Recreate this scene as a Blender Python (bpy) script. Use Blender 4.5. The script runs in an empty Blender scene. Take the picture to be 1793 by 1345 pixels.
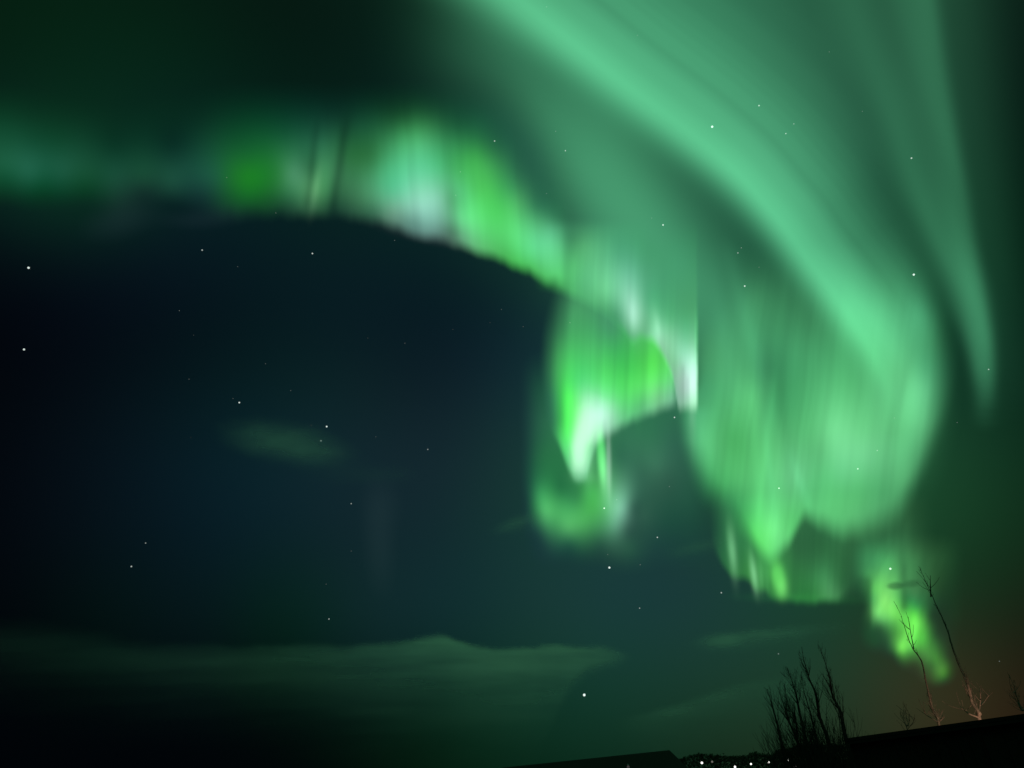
import bpy, bmesh, math, random
import numpy as np
from mathutils import Vector, Matrix

C = bpy.context.scene
COL = C.collection
#<CAM>
# ---------------------------------------------------------------- camera geometry (photo pixels 1793 x 1345)
PW, PH = 1793.0, 1345.0
FPX = 1295.0                       # 26 mm phone lens
PITCH, ROLL = math.radians(29.2), math.radians(6.0)
CAM_Z = 1.6
def cam_axes():
    f = np.array([0.0, math.cos(PITCH), math.sin(PITCH)])
    r = np.array([1.0, 0.0, 0.0]); u = np.cross(r, f)
    c, s = math.cos(ROLL), math.sin(ROLL)
    # the photograph's horizon climbs to the right: the camera was rolled clockwise
    r2 = r * c - u * s; u2 = u * c + r * s
    return r2, u2, f
RX, UX, FX = cam_axes()
def direction(x, y):
    x = np.asarray(x, float)[..., None]; y = np.asarray(y, float)[..., None]
    d = RX * (x - PW / 2) - UX * (y - PH / 2) + FX * FPX
    return d / np.linalg.norm(d, axis=-1, keepdims=True)
def lin(r, g, b):
    f = lambda v: v / 255 / 12.92 if v / 255 <= 0.04045 else ((v / 255 + 0.055) / 1.055) ** 2.4
    return np.array([f(r), f(g), f(b)])
#</CAM>

# ---------------------------------------------------------------- camera, world, exposure
cam_data = bpy.data.cameras.new("camera"); cam = bpy.data.objects.new("camera", cam_data); COL.objects.link(cam)
cam_data.sensor_width = 36.0; cam_data.lens = 36.0 * FPX / PW
cam_data.clip_start = 0.1; cam_data.clip_end = 200000.0
M = Matrix.Identity(4)
for i in range(3):
    M[i][0], M[i][1], M[i][2] = RX[i], UX[i], -FX[i]
M[2][3] = CAM_Z
cam.matrix_world = M
C.camera = cam
C.view_settings.view_transform = 'Standard'; C.view_settings.look = 'None'
C.view_settings.exposure = 0.0; C.view_settings.gamma = 1.0
C.cycles.transparent_max_bounces = 64
C.cycles.max_bounces = 4
C.render.film_transparent = False

#<WORLD>
# night sky: a dark base and broad soft airglow lobes (photo pixel of the centre, width in degrees, colour)
SKY_BASE = lin(1, 3, 6)
SKY_GLOWS = [
    (825, -150, 6.2, (0.0007, 0.0066, 0.0017)),
    (1020, -150, 6.2, (0.0036, 0.0207, 0.0136)),
    (1215, -150, 6.2, (0.0029, 0.0000, 0.0000)),
    (1410, -150, 6.2, (0.0021, 0.0164, 0.0071)),
    (-150, 15, 6.2, (0.0000, 0.0049, 0.0000)),
    (1215, 15, 6.2, (0.0010, 0.0342, 0.0180)),
    (1410, 15, 6.2, (0.0017, 0.0000, 0.0018)),
    (-150, 180, 6.2, (0.0005, 0.0001, 0.0011)),
    (240, 180, 6.2, (0.0004, 0.0130, 0.0014)),
    (825, 180, 6.2, (0.0009, 0.0066, 0.0052)),
    (240, 345, 6.2, (0.0014, 0.0000, 0.0079)),
    (435, 345, 6.2, (0.0001, 0.0028, 0.0044)),
    (630, 345, 6.2, (0.0010, 0.0085, 0.0011)),
    (825, 345, 6.2, (0.0001, 0.0022, 0.0061)),
    (1020, 345, 6.2, (0.0052, 0.0302, 0.0136)),
    (1410, 345, 6.2, (0.0050, 0.0299, 0.0213)),
    (630, 510, 6.2, (0.0008, 0.0000, 0.0079)),
    (1215, 510, 6.2, (0.0000, 0.0000, 0.0035)),
    (1410, 510, 6.2, (0.0000, 0.0147, 0.0000)),
    (1605, 510, 6.2, (0.0009, 0.0131, 0.0027)),
    (435, 675, 6.2, (0.0002, 0.0022, 0.0000)),
    (630, 675, 6.2, (0.0002, 0.0045, 0.0000)),
    (1020, 675, 6.2, (0.0026, 0.0090, 0.0277)),
    (1215, 675, 6.2, (0.0044, 0.0281, 0.0003)),
    (1410, 675, 6.2, (0.0010, 0.0000, 0.0116)),
    (1605, 675, 6.2, (0.0000, 0.0000, 0.0040)),
    (240, 840, 6.2, (0.0014, 0.0026, 0.0045)),
    (435, 840, 6.2, (0.0000, 0.0057, 0.0105)),
    (630, 840, 6.2, (0.0038, 0.0102, 0.0135)),
    (825, 840, 6.2, (0.0024, 0.0000, 0.0088)),
    (1020, 840, 6.2, (0.0046, 0.0317, 0.0023)),
    (1410, 840, 6.2, (0.0058, 0.0372, 0.0061)),
    (1605, 840, 6.2, (0.0058, 0.0348, 0.0109)),
    (825, 1005, 6.2, (0.0000, 0.0086, 0.0043)),
    (1020, 1005, 6.2, (0.0009, 0.0000, 0.0155)),
    (1215, 1005, 6.2, (0.0036, 0.0000, 0.0192)),
    (1410, 1005, 6.2, (0.0000, 0.0007, 0.0036)),
    (1995, 1005, 6.2, (0.0000, 0.0009, 0.0000)),
    (825, 1170, 6.2, (0.0000, 0.0016, 0.0000)),
    (1020, 1170, 6.2, (0.0030, 0.0244, 0.0105)),
    (1215, 1170, 6.2, (0.0013, 0.0131, 0.0000)),
    (1410, 1170, 6.2, (0.0020, 0.0262, 0.0101)),
    (825, 1335, 6.2, (0.0004, 0.0044, 0.0000)),
    (1410, 1335, 6.2, (0.0062, 0.0000, 0.0000)),
    (1605, 1335, 6.2, (0.0020, 0.0000, 0.0000)),
    (1995, 1335, 6.2, (0.0120, 0.0006, 0.0000)),
    (210, 1075, 3.6, (0.0000, 0.0023, 0.0001)),
    (360, 1075, 3.6, (0.0007, 0.0015, 0.0021)),
    (510, 1075, 3.6, (0.0000, 0.0064, 0.0000)),
    (660, 1075, 3.6, (0.0020, 0.0072, 0.0090)),
    (810, 1075, 3.6, (0.0012, 0.0020, 0.0061)),
    (960, 1075, 3.6, (0.0016, 0.0000, 0.0000)),
    (20, 290, 3.0, (0.0012, 0.0096, 0.0062)),
    (150, 300, 3.0, (0.0003, 0.0120, 0.0004)),
    (1650, 1240, 3.5, (0.0191, 0.0102, 0.0033)),
]
#</WORLD>
W = bpy.data.worlds.new("World"); C.world = W; W.use_nodes = True
def build_world():
    nt = W.node_tree; nt.nodes.clear()
    out = nt.nodes.new('ShaderNodeOutputWorld'); bg = nt.nodes.new('ShaderNodeBackground')
    nt.links.new(bg.outputs[0], out.inputs[0])
    tc = nt.nodes.new('ShaderNodeTexCoord')
    nrm = nt.nodes.new('ShaderNodeVectorMath'); nrm.operation = 'NORMALIZE'
    nt.links.new(tc.outputs['Generated'], nrm.inputs[0])
    def vm(op, a, b):
        n = nt.nodes.new('ShaderNodeVectorMath'); n.operation = op
        for k, v in enumerate((a, b)):
            if v is None: continue
            if isinstance(v, (tuple, list)): n.inputs[k].default_value = v
            else: nt.links.new(v, n.inputs[k])
        return n
    def mt(op, a, b=None):
        n = nt.nodes.new('ShaderNodeMath'); n.operation = op
        for k, v in enumerate((a, b)):
            if v is None: continue
            if isinstance(v, (int, float)): n.inputs[k].default_value = v
            else: nt.links.new(v, n.inputs[k])
        return n.outputs[0]
    acc = None
    overhead = [(np.array([.10, -.60, .79]), 20.0, (.31, 1.25, .67))]   # added unseen glow overhead behind the camera, brightens the clouds; stands for more aurora
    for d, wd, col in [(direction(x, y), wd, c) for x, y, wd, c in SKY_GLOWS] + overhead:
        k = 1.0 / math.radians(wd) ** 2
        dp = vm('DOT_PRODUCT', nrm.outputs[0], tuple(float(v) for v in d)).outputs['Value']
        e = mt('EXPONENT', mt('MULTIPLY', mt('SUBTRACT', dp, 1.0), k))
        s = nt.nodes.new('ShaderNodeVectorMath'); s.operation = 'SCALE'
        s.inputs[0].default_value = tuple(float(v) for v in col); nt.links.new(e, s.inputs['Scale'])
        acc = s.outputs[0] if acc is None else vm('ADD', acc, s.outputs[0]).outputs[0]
    base = tuple(float(v) for v in SKY_BASE)
    fin = vm('ADD', acc, base).outputs[0] if acc is not None else None
    if fin is None: bg.inputs[0].default_value = (*base, 1)
    else:
        fin2 = vm('MAXIMUM', fin, (0.0, 0.0, 0.0)).outputs[0]
        nt.links.new(fin2, bg.inputs[0])
    bg.inputs[1].default_value = 1.0
build_world()
#<FIELDS>
# ---------------------------------------------------------------- aurora: light given off by each curtain, written as functions over the sky
def pchip(xs, ys, x):
    xs = np.asarray(xs, float); ys = np.asarray(ys, float)
    if len(xs) == 2: return np.interp(x, xs, ys)
    h = np.diff(xs); dl = np.diff(ys) / h; m = np.zeros_like(ys)
    for i in range(1, len(xs) - 1):
        if dl[i - 1] * dl[i] > 0:
            w1 = 2 * h[i] + h[i - 1]; w2 = h[i] + 2 * h[i - 1]
            m[i] = (w1 + w2) / (w1 / dl[i - 1] + w2 / dl[i])
    m[0], m[-1] = dl[0], dl[-1]
    x = np.clip(x, xs[0], xs[-1]); i = np.clip(np.searchsorted(xs, x) - 1, 0, len(h) - 1)
    t = (x - xs[i]) / h[i]; t2 = t * t; t3 = t2 * t
    return ((2 * t3 - 3 * t2 + 1) * ys[i] + (t3 - 2 * t2 + t) * h[i] * m[i] + (-2 * t3 + 3 * t2) * ys[i + 1] + (t3 - t2) * h[i] * m[i + 1])
def spline(pts, n=24):                        # Catmull-Rom through the points
    P = np.asarray(pts, float); P = np.vstack([2 * P[0] - P[1], P, 2 * P[-1] - P[-2]])
    out = []
    for i in range(1, len(P) - 2):
        t = np.linspace(0, 1, n, endpoint=False)[:, None]
        a, b, c, d = P[i - 1], P[i], P[i + 1], P[i + 2]
        out.append(0.5 * (2 * b + (c - a) * t + (2 * a - 5 * b + 4 * c - d) * t ** 2 + (3 * b - a - 3 * c + d) * t ** 3))
    out.append(P[-2:-1]); return np.vstack(out)
def gs(u, s): return np.exp(-0.5 * (u / s) ** 2)
def sst(a, b, u):
    t = np.clip((u - a) / (b - a), 0, 1); return t * t * (3 - 2 * t)
_noise = {}
def rays(u, seed, wave, octaves=3):           # smooth 1-D noise, 0..1
    v = np.zeros_like(u); amp = 0; a = 1.0
    for k in range(octaves):
        key = (seed, k)
        if key not in _noise: _noise[key] = np.random.RandomState(seed * 17 + k).rand(512)
        t = u / wave * 2 ** k + 100.3; i = np.floor(t).astype(int); f = t - i; f = f * f * (3 - 2 * f)
        N = _noise[key]; v += a * (N[i % 512] * (1 - f) + N[(i + 1) % 512] * f); amp += a; a *= 0.55
    return v / amp
def blob(x, y, cx, cy, sx, sy, ang=0.0, p=2.0):  # soft oval; ang in degrees, clockwise in the picture
    a = math.radians(ang); c, s = math.cos(a), math.sin(a)
    u = (x - cx) * c + (y - cy) * s; v = -(x - cx) * s + (y - cy) * c
    return np.exp(-0.5 * ((u / sx) ** 2 + (v / sy) ** 2) ** (p / 2))
def along(x, y, pts):                          # nearest point of a path: parameter (in control points) and signed distance (positive on the upper-right of a path that runs down and right)
    S = spline(pts); T = np.gradient(S, axis=0); T /= np.linalg.norm(T, axis=1, keepdims=True) + 1e-9
    xf = x.ravel(); yf = y.ravel(); s = np.empty(xf.size); d = np.empty(xf.size)
    for k in range(0, xf.size, 20000):
        X = xf[k:k + 20000, None] - S[None, :, 0]; Y = yf[k:k + 20000, None] - S[None, :, 1]
        D = X * X + Y * Y; j = D.argmin(1); r = np.arange(len(j))
        dx = X[r, j]; dy = Y[r, j]
        d[k:k + 20000] = np.sqrt(D[r, j]) * np.sign(-(dx * T[j, 1] - dy * T[j, 0]))
        s[k:k + 20000] = j / 24.0
    return s.reshape(x.shape), -d.reshape(x.shape)
def band(x, y, rows, pl=2.0, pr=2.0):          # rows: x, y, width below-left of the path, width above-right of it, strength
    R = np.asarray(rows, float); s, d = along(x, y, R[:, :2]); n = np.arange(len(R))
    wl = pchip(n, R[:, 2], s); wr = pchip(n, R[:, 3], s); A = pchip(n, R[:, 4], s)
    return A * np.where(d < 0, np.exp(-0.5 * (np.abs(d) / wl) ** pl), np.exp(-0.5 * (np.abs(d) / wr) ** pr))
def curtain(x, y, rows, slant=0.0, p=1.4, seed=1, ray=0.0, wave=40.0):   # rows: x, y of the lower edge, softness, height, strength
    R = np.asarray(rows, float)
    xb = x.copy()
    if slant:
        for _ in range(2):
            xb = x + slant * (pchip(R[:, 0], R[:, 1], xb) - y)
    yb = pchip(R[:, 0], R[:, 1], xb); so = pchip(R[:, 0], R[:, 2], xb); h = pchip(R[:, 0], R[:, 3], xb); A = pchip(R[:, 0], R[:, 4], xb)
    d = yb - y
    if ray: A = A * (1 - ray + 2 * ray * rays(xb, seed, wave))
    A = A * ((xb >= R[0, 0]) & (xb <= R[-1, 0]))
    return A * sst(-so, so, d) * np.exp(-(np.clip(d, 0, None) / h) ** p)
def tones(x, y, T, sx=22.0, sy=30.0, soft=.8, lam=.06):   # smooth surface of light through the points of a table (multiquadric)
    T = np.asarray(T, float); n = len(T); px, py = T[:, 0] / sx, T[:, 1] / sy
    phi = lambda dx, dy: -np.sqrt(dx * dx + dy * dy + soft * soft)
    A = np.zeros((n + 1, n + 1)); A[:n, :n] = phi(px[:, None] - px, py[:, None] - py) + lam * np.eye(n); A[:n, n] = A[n, :n] = 1
    B = np.zeros((n + 1, 3)); B[:n] = np.sqrt(T[:, 2:5]); Wt = np.linalg.solve(A, B)
    out = np.zeros(x.shape + (3,)) + Wt[n]
    for k in range(n): out += phi(x / sx - px[k], y / sy - py[k])[..., None] * Wt[k]
    return np.clip(out, 0, np.sqrt(T[:, 2:5]).max(0) * 1.06) ** 2
def silk(x, y, seed, fine=9.0, lean=.05):      # fine uneven rays, about 1
    a = rays(x + lean * y, seed, fine * 2.4, 3); b = rays(x + lean * y + 9 * rays(y, seed + 1, 90, 2), seed + 2, fine, 2)
    return 1 + .34 * (a - .5) + .22 * (b - .5)
def col(f, c): return f[..., None] * np.asarray(c)

TEAL = np.array([0.205, 1.0, 0.485])
MIST = np.array([0.20, 1.0, 0.48])
LEAF = np.array([0.12, 1.0, 0.24])
VIVID = np.array([0.09, 1.0, 0.13])
WHITE = np.array([0.75, 1.0, 0.88])
LAV = np.array([0.82, 1.0, 1.12])
LIME = np.array([0.20, 1.0, 0.16])

#<TONES>
# brightness of each curtain where it was read off: photo x, y and emitted light
T_BODY = [(1244,520,0,0,0), (1244,621,0.0254,0.124,0.0419), (1320,520,0.0298,0.142,0.0534), (1325,595,0.0317,0.169,0.0607), (1370,545,0.0263,0.131,0.0491), (1420,545,0.0318,0.153,0.0576), (1395,611,0.0468,0.253,0.0957), (1470,611,0.0563,0.304,0.109), (1345,646,0.0209,0.125,0.0457), (1395,671,0.0558,0.323,0.115), (1495,671,0.0777,0.398,0.138), (1234,681,0.0417,0.235,0.0943), (1229,771,0.0909,0.454,0.165), (1254,796,0.0794,0.424,0.136), (1285,771,0.0606,0.369,0.0984), (1320,696,0.0932,0.465,0.159), (1325,746,0.0858,0.446,0.145), (1360,711,0.0497,0.292,0.102), (1360,771,0.09,0.444,0.151), (1345,800,0.0972,0.489,0.157), (1415,751,0.0999,0.493,0.17), (1460,751,0.156,0.622,0.247), (1475,791,0.162,0.62,0.26), (1435,791,0.104,0.459,0.17), (1510,751,0.13,0.546,0.207), (1520,796,0.143,0.539,0.23), (1571,751,0.107,0.46,0.175), (1571,796,0.104,0.442,0.174), (1616,681,0.101,0.401,0.18), (1626,746,0.0815,0.328,0.138), (1606,796,0.0673,0.284,0.115), (1546,681,0.0855,0.375,0.146), (1586,646,0.0717,0.294,0.115), (1231,875,0.0209,0.163,0.0469), (1257,857,0.0432,0.305,0.0801), (1262,893,0.0151,0.102,0.0312), (1295,850,0.0727,0.418,0.119), (1288,890,0.023,0.19,0.0473), (1324,901,0.0728,0.468,0.106), (1354,888,0.105,0.553,0.163), (1354,927,0.151,0.716,0.206), (1334,945,0.0911,0.554,0.0995), (1380,914,0.0953,0.527,0.137), (1360,960,0.111,0.521,0.149), (1398,883,0.0948,0.477,0.15), (1395,837,0.143,0.587,0.239), (1411,863,0.0995,0.494,0.171), (1437,837,0.0944,0.472,0.164), (1437,901,0.0788,0.399,0.126), (1462,875,0.0853,0.443,0.138), (1501,863,0.0804,0.405,0.132), (1501,904,0.0728,0.345,0.116), (1539,850,0.0784,0.372,0.135), (1539,888,0.0639,0.305,0.11), (1565,824,0.0897,0.381,0.149), (1590,837,0.0713,0.304,0.117), (1475,824,0.131,0.549,0.223), (1640,700,0.054,0.232,0.102), (1636,527,0.00664,0.0403,0.0156), (1646,602,0.0135,0.0766,0.0274), (1611,552,0.0384,0.203,0.0889), (1616,642,0.0528,0.252,0.11), (1669,652,0.0103,0.0581,0.0261), (1662,740,0.0192,0.0943,0.0414), (1682,690,0.00892,0.0437,0.0181), (1640,770,0.0327,0.135,0.0566), (1590,500,0.0219,0.119,0.0468), (1620,450,0.00229,0.0166,0.00582), (1615,850,0.0188,0.0807,0.0349)]
T_DOME = [(1014,547,0.0533,0.293,0.09), (1036,614,0.07,0.526,0.115), (996,647,0.0604,0.571,0.0899), (1014,670,0.0936,0.749,0.17), (1081,614,0.0382,0.377,0.0663), (1070,574,0.0407,0.226,0.083), (1103,647,0.0502,0.519,0.0633), (1136,605,0.0604,0.486,0.0541), (1148,636,0.076,0.614,0.0576), (1159,665,0.114,0.687,0.135), (1125,676,0.106,0.748,0.12), (1110,681,0.0918,0.674,0.108), (1148,692,0.16,0.595,0.195), (1172,685,0.149,0.505,0.225), (1125,708,0.111,0.52,0.167), (1090,725,0.117,0.556,0.187), (1070,735,0.178,0.525,0.268), (976,614,0.0473,0.317,0.0718), (972,660,0.0469,0.341,0.0707), (985,580,0.0404,0.245,0.0667), (1036,580,0.0566,0.368,0.0997), (1060,650,0.0705,0.608,0.0995), (1060,690,0.146,0.781,0.224), (1023,703,0.296,0.91,0.407), (1040,670,0.118,0.809,0.192), (996,700,0.0757,0.797,0.0788), (990,680,0.0566,0.605,0.0693), (970,700,0.0342,0.249,0.07), (972,740,0.0307,0.229,0.0603), (989,760,0.0792,0.715,0.101), (996,740,0.0794,0.794,0.084), (994,775,0.0926,0.714,0.137), (1010,800,0.117,0.595,0.186), (1090,690,0.0875,0.677,0.119), (1054,721,0.295,0.68,0.441), (1054,745,0.178,0.463,0.267), (1181,700,0.143,0.386,0.226)]
T_LIMB = [(940,487,0.0141,0.151,0.00872), (992,493,0.0518,0.309,0.0781), (1025,487,0.0964,0.453,0.169), (1058,509,0.137,0.53,0.223), (1092,520,0.184,0.465,0.302), (1110,547,0.301,0.586,0.429), (1112,569,0.212,0.496,0.307), (1112,589,0.081,0.318,0.125), (1058,545,0.0573,0.285,0.0968), (1081,556,0.0503,0.229,0.096), (1136,525,0.0497,0.222,0.102), (1136,569,0.125,0.367,0.186), (1152,580,0.24,0.609,0.362), (1159,603,0.23,0.505,0.306), (1181,592,0.163,0.424,0.239), (1192,618,0.252,0.59,0.386), (1170,558,0.0609,0.254,0.104), (1203,569,0.0494,0.217,0.0892), (1192,525,0.0154,0.0771,0.02), (1181,636,0.196,0.469,0.259), (1192,647,0.294,0.515,0.391), (1210,641,0.409,0.723,0.58), (1210,681,0.498,0.683,0.642), (1192,676,0.289,0.441,0.37), (1181,684,0.202,0.409,0.289), (1199,703,0.257,0.422,0.335), (1212,705,0.291,0.5,0.365), (968,402,0.0556,0.273,0.126), (1000,420,0.0284,0.143,0.0494), (1023,427,0.0625,0.282,0.0944), (1084,437,0.0254,0.127,0.0631), (1144,427,0,0.0109,0), (1194,452,0.00242,0.0276,0.00772), (1008,467,0.074,0.392,0.117), (1104,477,0.0861,0.264,0.174), (1150,480,0.0123,0.0634,0.027), (1212,540,0.0167,0.0821,0.0176), (1212,600,0.12,0.354,0.19)]
T_BOWL = [(956,894,0.0595,0.349,0.0836), (947,867,0.0292,0.241,0.0554), (980,856,0.0116,0.129,0.0246), (996,885,0.0385,0.281,0.0603), (996,923,0.0668,0.347,0.0843), (1036,863,0.0476,0.363,0.0554), (1038,885,0.0529,0.375,0.055), (1060,905,0.0701,0.329,0.103), (1081,856,0.0825,0.291,0.138), (1087,890,0.14,0.396,0.241), (1076,919,0.0875,0.281,0.149), (970,915,0.0454,0.271,0.0656), (1020,915,0.0587,0.345,0.0686), (1036,840,0.0379,0.254,0.047), (935,890,0.0145,0.115,0.0299), (930,840,0.00566,0.0621,0.0198), (950,800,0.0103,0.0992,0.022), (975,800,0.0117,0.117,0.0244), (955,740,0.0127,0.0881,0.0284), (945,680,0.00575,0.0474,0.0133), (1095,870,0.0781,0.255,0.144), (1110,890,0.0169,0.0584,0.0347), (1103,778,0.0212,0.107,0.0491), (1148,812,0.0287,0.107,0.0597), (1125,830,0.0211,0.0794,0.0453), (1170,845,0.0143,0.0493,0.0312), (1125,901,0.0148,0.0499,0.027), (1170,912,0.00321,0.0254,0.011), (1103,957,0.0112,0.0467,0.0174), (1050,955,0.00964,0.044,0.0145), (996,955,0.00675,0.0476,0.0162), (940,940,0.00251,0.00837,0.00978), (915,880,0.00136,0.00415,0.00845), (910,780,0.00158,0.00726,0.00873), (912,700,0.00225,0.0101,0.00699), (1180,780,0.0163,0.0691,0.045), (1140,760,0.0187,0.104,0.047), (1085,800,0.0189,0.0957,0.0441), (1200,870,0.00679,0.0371,0.0206), (1220,930,0.001,0.0141,0.00562), (1150,970,0.0015,0.00811,0.00491), (1050,1000,0.000806,0.00216,0), (950,990,0.000667,0.000132,0.00358), (1100,930,0.0172,0.0518,0.029), (1010,870,0.0244,0.194,0.0387), (1030,820,0.032,0.211,0.0469), (1060,780,0.0214,0.128,0.043)]
T_ARC = [(416,237,0.00268,0.0561,0.012), (435,275,0.00729,0.124,0.0151), (435,309,0.00966,0.188,0.0062), (461,309,0.00968,0.177,0.0103), (408,309,0.00962,0.142,0.0128), (435,347,0.006,0.109,0.00733), (439,366,0.00402,0.0452,0.00533), (378,309,0.00956,0.0879,0.0344), (355,309,0.00822,0.0654,0.0342), (355,347,0.00391,0.0209,0.0152), (492,237,0.00535,0.0777,0.0241), (488,305,0.0212,0.181,0.0356), (511,305,0.0629,0.257,0.115), (511,275,0.0277,0.174,0.0648), (511,343,0.0298,0.158,0.057), (503,366,0.00954,0.048,0.0181), (545,237,0.00988,0.0845,0.0382), (545,294,0.0299,0.157,0.0584), (568,294,0.0492,0.24,0.0902), (564,256,0.0213,0.136,0.0577), (552,332,0.0741,0.282,0.101), (571,332,0.046,0.216,0.0755), (590,290,0.0374,0.18,0.0681), (590,330,0.0347,0.157,0.059), (583,366,0.0107,0.0504,0.0203), (613,275,0.023,0.147,0.0393), (621,313,0.04,0.193,0.0712), (624,351,0.0399,0.159,0.066), (605,372,0.0136,0.0538,0.0252), (651,275,0.0272,0.172,0.0483), (655,313,0.0623,0.321,0.133), (655,351,0.0717,0.276,0.132), (655,376,0.0357,0.126,0.065), (681,256,0.0426,0.275,0.0935), (681,294,0.0716,0.45,0.187), (689,332,0.104,0.541,0.276), (689,366,0.159,0.396,0.255), (719,237,0.0515,0.342,0.105), (738,256,0.0769,0.447,0.171), (738,294,0.109,0.57,0.275), (738,332,0.213,0.645,0.406), (731,362,0.263,0.612,0.462), (750,385,0.198,0.46,0.359), (719,389,0.116,0.27,0.211), (765,294,0.0894,0.535,0.22), (769,351,0.227,0.602,0.404), (769,392,0.158,0.366,0.278), (750,218,0.0307,0.208,0.0573), (750,191,0.009,0.0824,0.0211), (700,203,0.0103,0.0892,0.0212), (791,294,0.0536,0.376,0.107), (791,351,0.0891,0.388,0.158), (791,408,0.0726,0.184,0.108), (814,256,0.0244,0.211,0.0483), (833,275,0.0396,0.343,0.0567), (852,294,0.0518,0.393,0.0727), (833,332,0.0711,0.521,0.0993), (810,339,0.0886,0.525,0.173), (810,385,0.129,0.634,0.23), (810,415,0.113,0.354,0.175), (852,332,0.0705,0.557,0.0902), (871,370,0.0743,0.624,0.103), (852,408,0.102,0.638,0.155), (852,435,0.0977,0.49,0.134), (890,332,0.0408,0.309,0.0742), (863,256,0.0137,0.112,0.0332), (909,351,0.0565,0.329,0.0918), (909,408,0.105,0.662,0.185), (947,389,0.0608,0.324,0.124), (947,426,0.11,0.579,0.241), (928,445,0.105,0.662,0.202), (966,408,0.0663,0.312,0.144), (980,408,0.0405,0.205,0.0841), (928,470,0.0656,0.479,0.0792), (962,461,0.0876,0.462,0.166), (890,455,0.0595,0.428,0.0691), (985,470,0.0587,0.342,0.105), (940,360,0.0198,0.128,0.0518), (985,360,0.0015,0.0267,0.00894), (910,300,0.0127,0.0826,0.0353), (800,220,0.00769,0.0825,0.0235), (640,220,0.00952,0.0876,0.0313), (590,200,0.00347,0.0356,0.0182), (840,210,0.00482,0.0677,0.024), (10,281,0.0088,0.0852,0.0376), (50,301,0.01,0.09,0.0467), (10,321,0.00172,0.0418,0.0121), (75,341,0,0.0202,0.00295), (150,301,0.00521,0.0488,0.0201), (150,341,0.000336,0.0144,0.00207), (251,311,0.00671,0.0446,0.0202), (251,341,0.00277,0.00792,0.00618), (301,321,0.00806,0.0521,0.028), (10,371,0.000269,0.000894,0), (150,376,0,0,0), (211,371,0.00238,0.00553,0.00431), (301,371,0,0,0), (10,261,0.00637,0.0689,0.029), (100,251,0.00239,0.0343,0.0137), (200,251,0.000612,0.0101,0.00474), (301,251,0.000648,0.00956,0.00484), (351,200,0.000752,0.0118,0.00392), (250,390,0,0,0), (100,400,0,0,0), (10,190,0.000878,0.0212,0.00584), (60,190,0.000516,0.0113,0.00308), (130,190,0.000299,0.00562,0.00167), (200,190,0.00014,0.00278,0.000981), (290,190,4.12e-05,0.00594,0.00103), (110,300,0.00738,0.0655,0.0336), (200,310,0.00652,0.0461,0.0242), (60,250,0.00322,0.0432,0.0182), (-60,200,0.000805,0.02,0.00562), (-60,301,0.00947,0.0884,0.041), (-60,350,0.000917,0.0215,0.00421), (10,405,0,0,0)]
T_KNOT = [(1527,1050,0.0501,0.258,0.0589), (1535,1030,0.0964,0.437,0.0808), (1547,1010,0.0873,0.379,0.0856), (1548,1050,0.183,0.642,0.124), (1548,1068,0.169,0.629,0.119), (1560,1050,0.151,0.573,0.108), (1535,1072,0.138,0.534,0.118), (1570,1075,0.143,0.632,0.0889), (1585,1085,0.0931,0.507,0.0591), (1600,1075,0.0754,0.514,0.0521), (1605,1090,0.124,0.679,0.0728), (1603,1110,0.106,0.623,0.0646), (1580,1112,0.0907,0.442,0.0555), (1590,1125,0.12,0.581,0.0726), (1580,1136,0.131,0.608,0.0722), (1570,1108,0.0491,0.267,0.0371), (1560,1090,0.0748,0.362,0.066), (1545,1085,0.0844,0.36,0.0829), (1612,1120,0.0708,0.481,0.0498), (1590,1142,0.0486,0.27,0.0354), (1600,1040,0.0286,0.14,0.0421), (1590,1050,0.0254,0.221,0.0509), (1605,1060,0.0248,0.216,0.0447), (1615,1040,0.0187,0.0991,0.0297), (1550,985,0.0444,0.243,0.0665), (1600,990,0.0247,0.109,0.0326), (1530,990,0.0293,0.169,0.0491), (1570,960,0.0219,0.107,0.0322), (1625,1150,0.0329,0.17,0.0283), (1640,1155,0.0291,0.171,0.0236), (1632,1165,0.0189,0.107,0.0184), (1645,1172,0.0407,0.186,0.0267), (1652,1182,0.0231,0.133,0.0149), (1655,1192,0.00131,0.0329,0.00717), (1615,1145,0.0369,0.183,0.0306), (1540,1100,0.0111,0.061,0.0183), (1530,1125,0,0.0208,0.00624), (1555,1125,0.0085,0.0589,0.0177), (1565,1150,0.00174,0.0209,0.00627), (1600,1165,0.00723,0.0206,0.00619), (1510,1060,0.00172,0.00784,0.00235), (1500,1020,0.0108,0.0704,0.0211), (1660,1150,0.00399,0.026,0.00709), (1640,1110,0.00459,0.0332,0.00995), (1630,1080,0.00581,0.0342,0.0103), (1640,1030,0.00753,0.0273,0.00818), (1625,1195,0.00498,0.0142,0.00427), (1675,1190,0,0.00327,0.00098), (1600,940,0.0155,0.0531,0.0159), (1660,980,0.00581,0.0239,0.00718), (1510,1110,0,0.0119,0.00356), (1680,1080,0,0.0109,0.00326)]
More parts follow.
